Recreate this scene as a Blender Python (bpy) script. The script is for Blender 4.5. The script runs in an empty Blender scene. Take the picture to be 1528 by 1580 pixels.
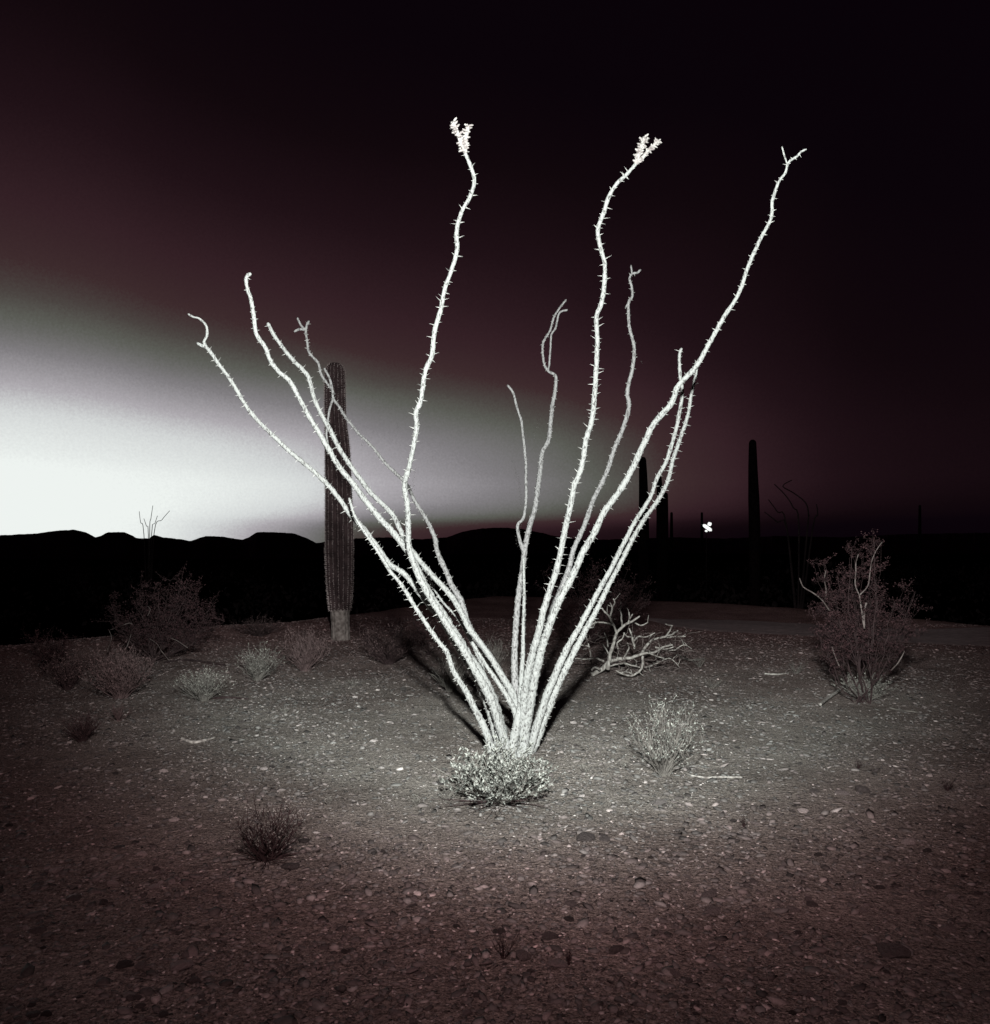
import bpy, math, random
import numpy as np
from mathutils import Vector, Matrix, noise as mnoise

random.seed(11)
rng = np.random.default_rng(11)
R = math.radians
scene = bpy.context.scene
col = scene.collection

# ------------------------------------------------------------------ camera
EYE = 1.5            # eye height, metres
F = 1277.0           # focal length in photograph pixels (50 mm on a 6x6 negative)
CX, HY = 764.0, 845.0
cam_d = bpy.data.cameras.new("camera")
cam = bpy.data.objects.new("camera", cam_d)
col.objects.link(cam)
cam.location = (0, 0, EYE)
cam.rotation_euler = (R(90), 0, 0)
cam_d.sensor_fit = 'HORIZONTAL'
cam_d.sensor_width = 36
cam_d.lens = 36 * F / 1528
cam_d.shift_y = (HY - 790) / 1528
cam_d.clip_start = 0.05
cam_d.clip_end = 6000
scene.camera = cam

# ------------------------------------------------------------------ dusk sky
def s2l(c):
    return tuple((v / 255 / 12.92) if v / 255 <= 0.04045 else ((v / 255 + 0.055) / 1.055) ** 2.4 for v in c)

world = bpy.data.worlds.new("World")
scene.world = world
world.use_nodes = True
nt = world.node_tree
nt.nodes.clear()
N = nt.nodes.new
L = nt.links.new

def math_node(tree, op, a, b=None, c=None, clamp=False):
    n = tree.nodes.new('ShaderNodeMath')
    n.operation = op
    n.use_clamp = clamp
    for i, v in enumerate((a, b, c)):
        if v is None:
            continue
        if isinstance(v, (int, float)):
            n.inputs[i].default_value = v
        else:
            tree.links.new(v, n.inputs[i])
    return n.outputs[0]

def curve_node(tree, value, lo, hi, pts):
    m = tree.nodes.new('ShaderNodeMapRange')
    m.inputs['From Min'].default_value = lo
    m.inputs['From Max'].default_value = hi
    tree.links.new(value, m.inputs['Value'])
    f = tree.nodes.new('ShaderNodeFloatCurve')
    cv = f.mapping.curves[0]
    P = [((x - lo) / (hi - lo), y) for x, y in pts]
    cv.points[0].location = P[0]
    cv.points[1].location = P[-1]
    for p in P[1:-1]:
        cv.points.new(*p)
    for p in cv.points:
        p.handle_type = 'AUTO_CLAMPED'
    f.mapping.update()
    tree.links.new(m.outputs[0], f.inputs['Value'])
    return f.outputs[0]

tc = N('ShaderNodeTexCoord')
sp = N('ShaderNodeSeparateXYZ')
L(tc.outputs['Generated'], sp.inputs[0])
azim = math_node(nt, 'MULTIPLY', math_node(nt, 'ARCTAN2', sp.outputs[0], sp.outputs[1]), 180 / math.pi)
elev = math_node(nt, 'MULTIPLY', math_node(nt, 'ARCSINE', sp.outputs[2]), 180 / math.pi)
S_ = curve_node(nt, azim, -180, 180, [(-180, .95), (-60, .86), (-29, .89), (-20, .97), (-12, 1.0), (6, 1.0), (16, .95), (60, .95), (180, .95)])
elev_true = elev
elev = math_node(nt, 'MULTIPLY', elev, S_)
A = curve_node(nt, azim, -180, 180, [(-180, .03), (-110, .12), (-75, .55), (-50, .97), (-35, 1), (-26, .97), (-15.9, .86),
                                     (-7.3, .60), (3.9, .37), (9.5, .24), (14.7, .13), (26, .045), (60, .02), (180, .03)])
G = curve_node(nt, elev, -5, 90, [(-5, 1), (0, 1), (3.3, .95), (5.2, .83), (6.8, .72), (8.4, .55), (9.9, .40), (12.3, .205),
                                  (15, .10), (18, .05), (22, .022), (30, .01), (90, 0)])
B = curve_node(nt, elev, -5, 90, [(-5, .10), (2, .105), (8, .125), (16, .115), (23, .075), (28, .045), (34, .03), (90, .02)])
K = curve_node(nt, azim, -180, 180, [(-180, .55), (-60, .8), (-30, 1.0), (-8, .9), (8, .72), (20, .5), (30, .33), (90, .3), (180, .5)])
# the bank of murk low on the horizon, away from the glow
elev = elev_true
hz = curve_node(nt, elev, -5, 90, [(-5, 1), (0, 1), (1.1, .93), (1.9, .60), (2.8, .26), (3.8, .08), (5.2, 0), (90, 0)])
hk = curve_node(nt, azim, -180, 180, [(-180, .7), (-50, .02), (-28, .04), (-20, .22), (-14, .45), (-6, .70), (6, .76), (60, .7), (180, .7)])
dip = math_node(nt, 'SUBTRACT', 1.0, math_node(nt, 'MULTIPLY', hz, hk))
V = math_node(nt, 'MULTIPLY', math_node(nt, 'ADD', math_node(nt, 'MULTIPLY', A, G), math_node(nt, 'MULTIPLY', B, K)), dip)
cn = N('ShaderNodeTexNoise')
cn.inputs['Scale'].default_value = 420.0
cn.inputs['Detail'].default_value = 2
cn.inputs['Roughness'].default_value = .6
cm = N('ShaderNodeMapping')                      # grain-like noise added to the sky brightness
cm.inputs['Scale'].default_value = (1, 1, 1)
L(tc.outputs['Generated'], cm.inputs['Vector'])
L(cm.outputs[0], cn.inputs['Vector'])
V = math_node(nt, 'MULTIPLY', V, math_node(nt, 'MULTIPLY_ADD', cn.outputs['Fac'], 0.16, 0.92))
ramp = N('ShaderNodeValToRGB')
stops = [(0, (7, 2, 7)), (.035, (10, 4, 9)), (.06, (17, 8, 12)), (.10, (31, 17, 22)), (.16, (51, 32, 37)), (.22, (61, 43, 45)), (.28, (74, 68, 65)),
         (.34, (90, 91, 85)), (.48, (127, 124, 127)), (.65, (172, 168, 173)), (.80, (210, 213, 213)), (1.0, (238, 243, 240))]
cr = ramp.color_ramp
while len(cr.elements) < len(stops):
    cr.elements.new(0.5)
for e, (p, c) in zip(cr.elements, stops):
    e.position = p
for e, (p, c) in zip(cr.elements, stops):
    e.position = p
    e.color = (*s2l(c), 1)
L(V, ramp.inputs[0])
bg = N('ShaderNodeBackground')
bg.inputs['Strength'].default_value = 1.0
L(ramp.outputs[0], bg.inputs['Color'])
wo = N('ShaderNodeOutputWorld')
L(bg.outputs[0], wo.inputs['Surface'])

# ------------------------------------------------------------------ the photographer's flash, held high beside the camera
FLASH_LOC = Vector((0.08, 0.10, 2.55))
ld = bpy.data.lights.new("flash_unit", 'SPOT')
ld.energy = 8200
ld.spot_size = R(120)
ld.spot_blend = 0.2
ld.shadow_soft_size = 0.10
ld.use_nodes = True
lt = ld.node_tree
em = lt.nodes['Emission']
ltc = lt.nodes.new('ShaderNodeTexCoord')
lsp = lt.nodes.new('ShaderNodeSeparateXYZ')
lt.links.new(ltc.outputs['Normal'], lsp.inputs[0])
rad = math_node(lt, 'SQRT', math_node(lt, 'ADD', math_node(lt, 'MULTIPLY', math_node(lt, 'MULTIPLY', lsp.outputs[0], lsp.outputs[0]), 1.38),
                                      math_node(lt, 'MULTIPLY', lsp.outputs[1], lsp.outputs[1])))
ang = math_node(lt, 'MULTIPLY', math_node(lt, 'ARCTAN2', rad, math_node(lt, 'ABSOLUTE', lsp.outputs[2])), 180 / math.pi)
fall = curve_node(lt, ang, 0, 90, [(0, .50), (10, .50), (14, .50), (18, .53), (24, .60), (29, .60), (33, .47), (36, .31), (39, .19), (42.5, .092), (46, .044), (52, .017), (90, .003)])
lt.links.new(fall, em.inputs['Strength'])
lr = lt.nodes.new('ShaderNodeValToRGB')      # the reflector's beam warms towards its rim
lr.color_ramp.elements[0].position = 0.385
lr.color_ramp.elements[0].color = (0.96, 1.0, 0.955, 1)
lr.color_ramp.elements[1].position = 0.515
lr.color_ramp.elements[1].color = (1.0, 0.61, 0.61, 1)
lt.links.new(math_node(lt, 'DIVIDE', ang, 90.0), lr.inputs[0])
lt.links.new(lr.outputs[0], em.inputs['Color'])
flash = bpy.data.objects.new("flash_unit", ld)
col.objects.link(flash)
flash.location = FLASH_LOC
aim = Vector((0.035, 1, math.tan(R(6))))
flash.rotation_euler = aim.to_track_quat('-Z', 'Y').to_euler()

scene.view_settings.view_transform = 'Standard'
scene.view_settings.look = 'None'
scene.view_settings.exposure = 0
scene.view_settings.gamma = 1

# ------------------------------------------------------------------ helpers
def tag(o, label=None, cat=None, group=None, kind=None):
    if label: o['label'] = label
    if cat: o['category'] = cat
    if group: o['group'] = group
    if kind: o['kind'] = kind
    return o

def interp(x, xs, ys):
    return float(np.interp(x, xs, ys))

CR_AZ = [-180, -60, -30, -14, -8, 0, 10, 20, 30, 60, 180]
CR_R = [15, 14, 14.0, 16, 18.5, 24, 22.5, 20.5, 17.5, 16, 15]

def smooth(t):
    t = min(max(t, 0.0), 1.0)
    return t * t * (3 - 2 * t)

def H(x, y):
    r = math.hypot(x, y)
    az = math.degrees(math.atan2(x, y))
    crest = interp(az, CR_AZ, CR_R) + 0.5 * mnoise.noise(Vector((x * .35, y * .35, 3)))
    z = 0.035 * mnoise.noise(Vector((x * .45, y * .45, 0))) * smooth(r / 6)
    z += 0.012 * mnoise.noise(Vector((x * 1.9, y * 1.9, 5)))
    z += 0.10 * math.exp(-((r - crest + .4) / 1.1) ** 2)
    z -= 2.4 * smooth((r - crest) / 9)
    if r > 60:
        z += 1.2 * mnoise.noise(Vector((x * .006, y * .006, 9))) * smooth((r - 60) / 200)
    return z

def pix(px, py, D):
    return Vector(((px - CX) / F * D, D, EYE + (HY - py) / F * D))

def ground_at(px, py):
    lo, hi = 1.0, 24.0
    sx, sz = (px - CX) / F, (HY - py) / F
    D = 1.0
    while D < 60:
        if EYE + sz * D <= H(sx * D, D):
            break
        D += 0.05
    return Vector((sx * D, D, H(sx * D, D)))

class MB:
    def __init__(self):
        self.v, self.f = [], []

    def tube(self, pts, radii, sides=4, rough=0.0, cap=True, seed=0.0):
        pts = [Vector(p) for p in pts]
        n = len(pts)
        base = len(self.v)
        t0 = (pts[1] - pts[0]).normalized()
        ref = Vector((0, 0, 1)) if abs(t0.z) < .9 else Vector((1, 0, 0))
        u = t0.cross(ref).normalized()
        for i, p in enumerate(pts):
            t = (pts[min(i + 1, n - 1)] - pts[max(i - 1, 0)])
            t = t.normalized() if t.length > 1e-9 else t0
            u = (u - t * u.dot(t))
            u = u.normalized() if u.length > 1e-6 else t.orthogonal().normalized()
            w = t.cross(u)
            for k in range(sides):
                a = 2 * math.pi * k / sides
                rr = radii[i]
                if rough:
                    rr *= 1 + rough * mnoise.noise(Vector((math.cos(a) * 2.1 + seed, math.sin(a) * 2.1, i * .55)))
                self.v.append(p + (u * math.cos(a) + w * math.sin(a)) * rr)
        for i in range(n - 1):
            for k in range(sides):
                a = base + i * sides + k
                b = base + i * sides + (k + 1) % sides
                self.f.append((a, b, b + sides, a + sides))
        if cap:
            self.f.append(tuple(base + k for k in reversed(range(sides))))
            self.f.append(tuple(base + (n - 1) * sides + k for k in range(sides)))

    def spike(self, p, d, ln, r):
        d = d.normalized()
        u = d.orthogonal().normalized()
        w = d.cross(u)
        b = len(self.v)
        for k in range(3):
            a = 2.094 * k
            self.v.append(p + (u * math.cos(a) + w * math.sin(a)) * r)
        self.v.append(p + d * ln)
        for k in range(3):
            self.f.append((b + k, b + (k + 1) % 3, b + 3))

    def leaf(self, p, d, ln, wd):
        d = d.normalized()
        u = d.orthogonal().normalized()
        a = random.uniform(0, 6.28)
        s = (u * math.cos(a) + d.cross(u) * math.sin(a)) * wd * .5
        nn = d.cross(s).normalized() * wd * .22
        b = len(self.v)
        self.v += [p, p + d * ln * .5 + s, p + d * ln, p + d * ln * .5 - s, p + d * ln * .5 + nn]
        self.f += [(b, b + 1, b + 4), (b + 1, b + 2, b + 4), (b + 2, b + 3, b + 4), (b + 3, b, b + 4)]

    def build(self, name, mat, parent=None, smooth_sh=False, kind=None):
        me = bpy.data.meshes.new(name)
        org = parent.matrix_world.translation if parent else Vector((0, 0, 0))
        if parent:
            org = parent.location if parent.parent is None else parent.parent.location + parent.location
        me.from_pydata([tuple(v - org) for v in self.v], [], self.f)
        me.materials.append(mat)
        if smooth_sh:
            me.polygons.foreach_set('use_smooth', [True] * len(me.polygons))
        o = bpy.data.objects.new(name, me)
        col.objects.link(o)
        if parent:
            o.parent = parent
        if kind:
            o['kind'] = kind
        return o

def empty(name, loc):
    o = bpy.data.objects.new(name, None)
    o.empty_display_size = .1
    o.location = loc
    col.objects.link(o)
    return o

def catmull(pts, step):
    """resample (x,y,z,w) tuples along a Catmull-Rom curve"""
    P = [np.array(p, float) for p in pts]
    out = []
    for i in range(len(P) - 1):
        p0 = P[max(i - 1, 0)]; p1 = P[i]; p2 = P[i + 1]; p3 = P[min(i + 2, len(P) - 1)]
        seg = np.linalg.norm((p2 - p1)[:3])
        n = max(1, int(seg / step))
        for k in range(n):
            t = k / n
            out.append(0.5 * ((2 * p1) + (-p0 + p2) * t + (2 * p0 - 5 * p1 + 4 * p2 - p3) * t * t + (-p0 + 3 * p1 - 3 * p2 + p3) * t ** 3))
    out.append(P[-1])
    return out

# ------------------------------------------------------------------ materials
def mat_new(name):
    m = bpy.data.materials.new(name)
    m.use_nodes = True
    b = m.node_tree.nodes['Principled BSDF']
    b.inputs['Roughness'].default_value = .9
    b.inputs['Specular IOR Level'].default_value = .2
    return m, m.node_tree, b

def noise_mat(name, c0, c1, scale, detail=4, bump=0.0, lo=.35, hi=.65, stretch=None, rough=.9, spec=.2, bscale=None, bdist=.01):
    m, t, b = mat_new(name)
    b.inputs['Roughness'].default_value = rough
    b.inputs['Specular IOR Level'].default_value = spec
    tcn = t.nodes.new('ShaderNodeTexCoord')
    vec = tcn.outputs['Object']
    if stretch:
        mp = t.nodes.new('ShaderNodeMapping')
        mp.inputs['Scale'].default_value = stretch
        t.links.new(vec, mp.inputs['Vector'])
        vec = mp.outputs[0]
    n = t.nodes.new('ShaderNodeTexNoise')
    n.inputs['Scale'].default_value = scale
    n.inputs['Detail'].default_value = detail
    t.links.new(vec, n.inputs['Vector'])
    r = t.nodes.new('ShaderNodeValToRGB')
    r.color_ramp.elements[0].position = lo
    r.color_ramp.elements[1].position = hi
    r.color_ramp.elements[0].color = (*c0, 1)
    r.color_ramp.elements[1].color = (*c1, 1)
    t.links.new(n.outputs['Fac'], r.inputs[0])
    t.links.new(r.outputs[0], b.inputs['Base Color'])
    if bump:
        n2 = n
        if bscale:
            n2 = t.nodes.new('ShaderNodeTexNoise')
            n2.inputs['Scale'].default_value = bscale
            n2.inputs['Detail'].default_value = 5
            t.links.new(vec, n2.inputs['Vector'])
        bp = t.nodes.new('ShaderNodeBump')
        bp.inputs['Strength'].default_value = bump
        bp.inputs['Distance'].default_value = bdist
        t.links.new(n2.outputs['Fac'], bp.inputs['Height'])
        t.links.new(bp.outputs[0], b.inputs['Normal'])
    return m

M_bark = noise_mat('ocotillo_bark', (.085, .08, .08), (.31, .315, .31), 95, 8, 1.0, .34, .49, stretch=(1, 1, .4), bdist=.008)
M_bark_grey = noise_mat('ocotillo_grey_bark', (.09, .085, .085), (.29, .285, .288), 85, 7, .8, .34, .55, stretch=(1, 1, .5), bdist=.006)  # slightly darker bark used on several rear stems
M_thorn = noise_mat('ocotillo_thorn', (.30, .295, .285), (.36, .355, .345), 20)
M_flower = noise_mat('ocotillo_bud', (.20, .17, .17), (.40, .38, .37), 40)
M_hill = noise_mat('hill_rock', (.04, .016, .03), (.07, .032, .052), .05, 6, spec=0)
M_wood = noise_mat('dead_wood', (.12, .10, .095), (.50, .48, .45), 34, 7, .9, .3, .7, stretch=(1, 1, .5), bdist=.004)
M_palewood = noise_mat('pale_twig', (.16, .155, .14), (.42, .41, .38), 12)
M_redwood = noise_mat('brown_twig', (.05, .032, .032), (.17, .12, .12), 14)
M_wood_dim = noise_mat('weathered_limb', (.06, .045, .043), (.17, .14, .135), 20)
M_drywood = noise_mat('dry_twig', (.07, .062, .058), (.20, .185, .17), 12)
M_darkwood = noise_mat('dark_twig', (.018, .010, .011), (.05, .032, .033), 25)
M_leaf_pale = noise_mat('pale_leaf', (.04, .042, .038), (.33, .335, .31), 45, 3, lo=.42, hi=.60)
M_leaf_grey = noise_mat('grey_leaf', (.07, .068, .06), (.38, .37, .34), 45, 3, lo=.42, hi=.62)
M_leaf_dark = noise_mat('creosote_leaf', (.011, .005, .006), (.062, .031, .034), 22, 3, lo=.4, hi=.62)
M_leaf_brown = noise_mat('brown_leaf', (.035, .021, .021), (.17, .115, .115), 40, 3)
M_scrub = noise_mat('far_scrub', (.012, .007, .008), (.03, .018, .02), 2)

# ground material: soil + fine gravel
def ground_material():
    m, t, b = mat_new('desert_soil')
    b.inputs['Specular IOR Level'].default_value = 0
    b.inputs['Roughness'].default_value = 1
    nn = t.nodes.new
    lk = t.links.new
    tcn = nn('ShaderNodeTexCoord')
    vec = tcn.outputs['Object']
    def noise(sc, det=5, rough=.6):
        n = nn('ShaderNodeTexNoise')
        n.inputs['Scale'].default_value = sc
        n.inputs['Detail'].default_value = det
        n.inputs['Roughness'].default_value = rough
        lk(vec, n.inputs['Vector'])
        return n.outputs['Fac']
    def ramp(fac, a, b_, lo, hi):
        r = nn('ShaderNodeValToRGB')
        r.color_ramp.elements[0].position = lo
        r.color_ramp.elements[1].position = hi
        r.color_ramp.elements[0].color = (*a, 1)
        r.color_ramp.elements[1].color = (*b_, 1)
        lk(fac, r.inputs[0])
        return r.outputs[0]
    def mix(f, a, b_, mode='MIX'):
        x = nn('ShaderNodeMix')
        x.data_type = 'RGBA'
        x.blend_type = mode
        if isinstance(f, float): x.inputs[0].default_value = f
        else: lk(f, x.inputs[0])
        lk(a, x.inputs[6])
        if isinstance(b_, tuple): x.inputs[7].default_value = (*b_, 1)
        else: lk(b_, x.inputs[7])
        return x.outputs[2]
    soil = ramp(noise(.9, 6), (.12, .105, .10), (.225, .21, .20), .3, .7)
    fine = ramp(noise(70, 8, .85), (.15, .14, .14), (2.7, 2.68, 2.65), .39, .67)
    c = mix(1.0, soil, fine, 'MULTIPLY')
    # fine gravel: three sizes of cells, each with its own tone
    vs = []
    for sc in (26, 62, 130):
        v = nn('ShaderNodeTexVoronoi')
        v.inputs['Scale'].default_value = sc
        lk(vec, v.inputs['Vector'])
        bw = nn('ShaderNodeRGBToBW')
        lk(v.outputs['Color'], bw.inputs[0])
        tone = ramp(bw.outputs[0], (.35, .33, .33), (1.9, 1.87, 1.83), .2, .85)
        near = math_node(t, 'LESS_THAN', v.outputs['Distance'], .42)
        sel = math_node(t, 'GREATER_THAN', bw.outputs[0], .45 if sc < 100 else .3)
        c = mix(math_node(t, 'MULTIPLY', math_node(t, 'MULTIPLY', near, sel), .85), c, mix(1.0, soil, tone, 'MULTIPLY'))
        vs.append((v, sel))
    # maroon of the dim distance, then the basin's unlit black, painted into the soil colour
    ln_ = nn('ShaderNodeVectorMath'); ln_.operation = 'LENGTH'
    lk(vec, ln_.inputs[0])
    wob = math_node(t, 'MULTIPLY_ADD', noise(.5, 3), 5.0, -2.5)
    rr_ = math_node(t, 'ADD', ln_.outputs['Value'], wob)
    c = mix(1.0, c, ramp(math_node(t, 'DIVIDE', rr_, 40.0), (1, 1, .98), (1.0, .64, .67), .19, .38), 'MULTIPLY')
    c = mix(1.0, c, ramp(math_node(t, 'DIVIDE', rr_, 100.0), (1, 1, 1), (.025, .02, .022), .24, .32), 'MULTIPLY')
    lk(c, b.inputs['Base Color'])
    h = math_node(t, 'MULTIPLY', noise(40, 8, .7), .5)
    for (v, sel), k in zip(vs, (.9, .5, .3)):
        dome = math_node(t, 'MULTIPLY', math_node(t, 'SUBTRACT', .45, v.outputs['Distance'], clamp=True), sel)
        h = math_node(t, 'ADD', h, math_node(t, 'MULTIPLY', dome, k))
    h = math_node(t, 'ADD', h, math_node(t, 'MULTIPLY', noise(4, 4), 1.5))
    bp = nn('ShaderNodeBump')
    bp.inputs['Strength'].default_value = 1.0
    bp.inputs['Distance'].default_value = .035
    lk(h, bp.inputs['Height'])
    lk(bp.outputs[0], b.inputs['Normal'])
    return m
M_soil = ground_material()

M_track = noise_mat('packed_dirt', (.17, .115, .12), (.32, .23, .235), 9, 10, .5, .25, .75, bscale=60, bdist=.01)

# pebbles: tone from a per-pebble attribute, speckled
m, t, b = mat_new('pebble_stone')
at = t.nodes.new('ShaderNodeAttribute'); at.attribute_name = 'tone'
tcn = t.nodes.new('ShaderNodeTexCoord')
n = t.nodes.new('ShaderNodeTexNoise'); n.inputs['Scale'].default_value = 120; n.inputs['Detail'].default_value = 4
t.links.new(tcn.outputs['Object'], n.inputs['Vector'])
mr = t.nodes.new('ShaderNodeMapRange'); mr.inputs['To Min'].default_value = .55; mr.inputs['To Max'].default_value = 1.45
t.links.new(n.outputs['Fac'], mr.inputs['Value'])
vm = t.nodes.new('ShaderNodeVectorMath'); vm.operation = 'SCALE'
t.links.new(at.outputs['Color'], vm.inputs[0]); t.links.new(mr.outputs[0], vm.inputs['Scale'])
t.links.new(vm.outputs[0], b.inputs['Base Color'])
b.inputs['Roughness'].default_value = .7
M_pebble = m
m, t, b = mat_new('loose_stone')
oi = t.nodes.new('ShaderNodeObjectInfo')
tcn = t.nodes.new('ShaderNodeTexCoord')
n = t.nodes.new('ShaderNodeTexNoise'); n.inputs['Scale'].default_value = 5; n.inputs['Detail'].default_value = 8; n.inputs['Roughness'].default_value = .7
t.links.new(tcn.outputs['Object'], n.inputs['Vector'])
mr = t.nodes.new('ShaderNodeMapRange'); mr.inputs['To Min'].default_value = .45; mr.inputs['To Max'].default_value = 1.55
t.links.new(n.outputs['Fac'], mr.inputs['Value'])
vm = t.nodes.new('ShaderNodeVectorMath'); vm.operation = 'SCALE'
t.links.new(oi.outputs['Color'], vm.inputs[0]); t.links.new(mr.outputs[0], vm.inputs['Scale'])
t.links.new(vm.outputs[0], b.inputs['Base Color'])
bp = t.nodes.new('ShaderNodeBump'); bp.inputs['Strength'].default_value = .8; bp.inputs['Distance'].default_value = .05
t.links.new(n.outputs['Fac'], bp.inputs['Height']); t.links.new(bp.outputs[0], b.inputs['Normal'])
b.inputs['Roughness'].default_value = .75
M_stone = m

# ------------------------------------------------------------------ ground sheet
def build_ground():
    radii = [0.0]
    r = .35
    while r < 3500:
        radii.append(r)
        r *= 1.022 if r < 40 else 1.12
    az = []
    a = -180.0
    while a < 180:
        az.append(a)
        a += .45 if -48 <= a < 48 else 4.0
    na = len(az)
    V_ = [(0, 0, H(0, .01))]
    for r in radii[1:]:
        for a in az:
            x, y = r * math.sin(R(a)), r * math.cos(R(a))
            V_.append((x, y, H(x, y)))
    F_ = [(0, 1 + (k + 1) % na, 1 + k) for k in range(na)]
    for i in range(len(radii) - 2):
        for k in range(na):
            p = 1 + i * na + k
            q = 1 + i * na + (k + 1) % na
            F_.append((p, q, q + na, p + na))
    me = bpy.data.meshes.new('ground')
    me.from_pydata(V_, [], F_)
    me.polygons.foreach_set('use_smooth', [True] * len(me.polygons))
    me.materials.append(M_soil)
    o = bpy.data.objects.new('ground', me)
    col.objects.link(o)
    o['kind'] = 'structure'
    return o
ground = build_ground()

# dirt track across the right side
TRACK = [(3.2, 17.2, 1.15), (5.0, 15.6, 1.2), (7.2, 14.0, 1.2), (9.6, 12.6, 1.2), (12.5, 11.6, 1.2), (16, 11.0, 1.2)]
def track_dist(x, y):
    best = 9
    for (x0, y0, w0), (x1, y1, w1) in zip(TRACK, TRACK[1:]):
        dx, dy = x1 - x0, y1 - y0
        t = min(max(((x - x0) * dx + (y - y0) * dy) / (dx * dx + dy * dy), 0), 1)
        best = min(best, math.hypot(x - x0 - t * dx, y - y0 - t * dy))
    return best
def build_track():
    pts = catmull([(x, y, 0, w) for x, y, w in TRACK], .12)
    V_, F_ = [], []
    nc = 15
    for i, p in enumerate(pts):
        q = pts[min(i + 1, len(pts) - 1)] - pts[max(i - 1, 0)]
        d = Vector((q[0], q[1], 0)).normalized()
        s = Vector((-d.y, d.x, 0))
        endf = smooth(min(i, len(pts) - 1 - i) / 14)
        for k in range(nc):
            u = k / (nc - 1) * 2 - 1
            e = 1 + .22 * mnoise.noise(Vector((i * .09, 7 * (1 if u > 0 else -1), 0))) + .1 * mnoise.noise(Vector((i * .5, 3 * (1 if u > 0 else -1), 0)))
            w = p[3] * e * (.15 + .85 * endf)
            x, y = p[0] + s.x * u * w, p[1] + s.y * u * w
            rut = -.018 * (math.exp(-((abs(u) - .55) / .16) ** 2))
            z = H(x, y) + .026 + rut - .034 * abs(u) ** 6
            V_.append((x, y, z))
    for i in range(len(pts) - 1):
        for k in range(nc - 1):
            a = i * nc + k
            F_.append((a, a + 1, a + 1 + nc, a + nc))
    me = bpy.data.meshes.new('dirt_track')
    me.from_pydata(V_, [], F_)
    me.polygons.foreach_set('use_smooth', [True] * len(me.polygons))
    me.materials.append(M_track)
    o = bpy.data.objects.new('dirt_track', me)
    col.objects.link(o)
    o['kind'] = 'structure'
build_track()

# hills: ridges with real depth
def ridge(prof, D, depth, name='hills', seed=0):
    """prof: (px, py) crest points as seen; becomes a solid ridge at distance D"""
    xs = [p[0] for p in prof]; ys = [p[1] for p in prof]
    V_, F_ = [], []
    px = xs[0]
    cols = 0
    step = 2.5
    rows = 13
    while px <= xs[-1]:
        top = EYE + (HY - interp(px, xs, ys)) / F * D
        top += D * .0006 * mnoise.noise(Vector((px * .09, seed, 0))) + D * .0004 * mnoise.noise(Vector((px * .31, seed, 4)))
        a = (px - CX) / F
        for j in range(rows):
            u = j / (rows - 1) * 2 - 1
            dd = D + u * depth * .5
            g = -3.6
            zz = g + (top - g) * (1 - abs(u) ** 1.6)
            zz += .02 * (top - g) * mnoise.noise(Vector((px * .05, j * .7, seed))) * (abs(u) > .1)
            if u < 0:       # keep the near flank under the sight line to the crest
                zz = min(zz, EYE + (top - EYE) * dd / D)
            V_.append((a * dd, dd, zz))
        cols += 1
        px += step
    for i in range(cols - 1):
        for j in range(rows - 1):
            p = i * rows + j
            F_.append((p, p + rows, p + rows + 1, p + 1))
    me = bpy.data.meshes.new(name)
    me.from_pydata(V_, [], F_)
    me.materials.append(M_hill)
    o = bpy.data.objects.new(name, me)
    col.objects.link(o)
    o['kind'] = 'structure'

ridge([(-700, 800), (-400, 812), (-150, 815), (0, 826), (57, 823), (85, 819), (113, 817), (132, 821), (147, 829), (155, 827), (167, 821), (193, 821),
       (203, 826), (210, 830), (230, 831), (237, 825), (252, 829), (280, 832), (294, 835), (302, 832), (317, 827), (345, 828), (374, 833),
       (385, 828), (397, 821), (425, 821), (454, 823), (475, 831), (494, 841), (515, 848), (560, 852)], 330, 120, seed=1)
ridge([(430, 846), (500, 836), (545, 831), (600, 829), (650, 832), (690, 829), (715, 820), (745, 815), (775, 814), (805, 816), (835, 822), (860, 828),
       (900, 833), (960, 832), (1040, 829), (1120, 831), (1200, 827), (1300, 829), (1400, 824), (1528, 822), (1800, 818), (2400, 805)], 620, 200, seed=2)

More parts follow.
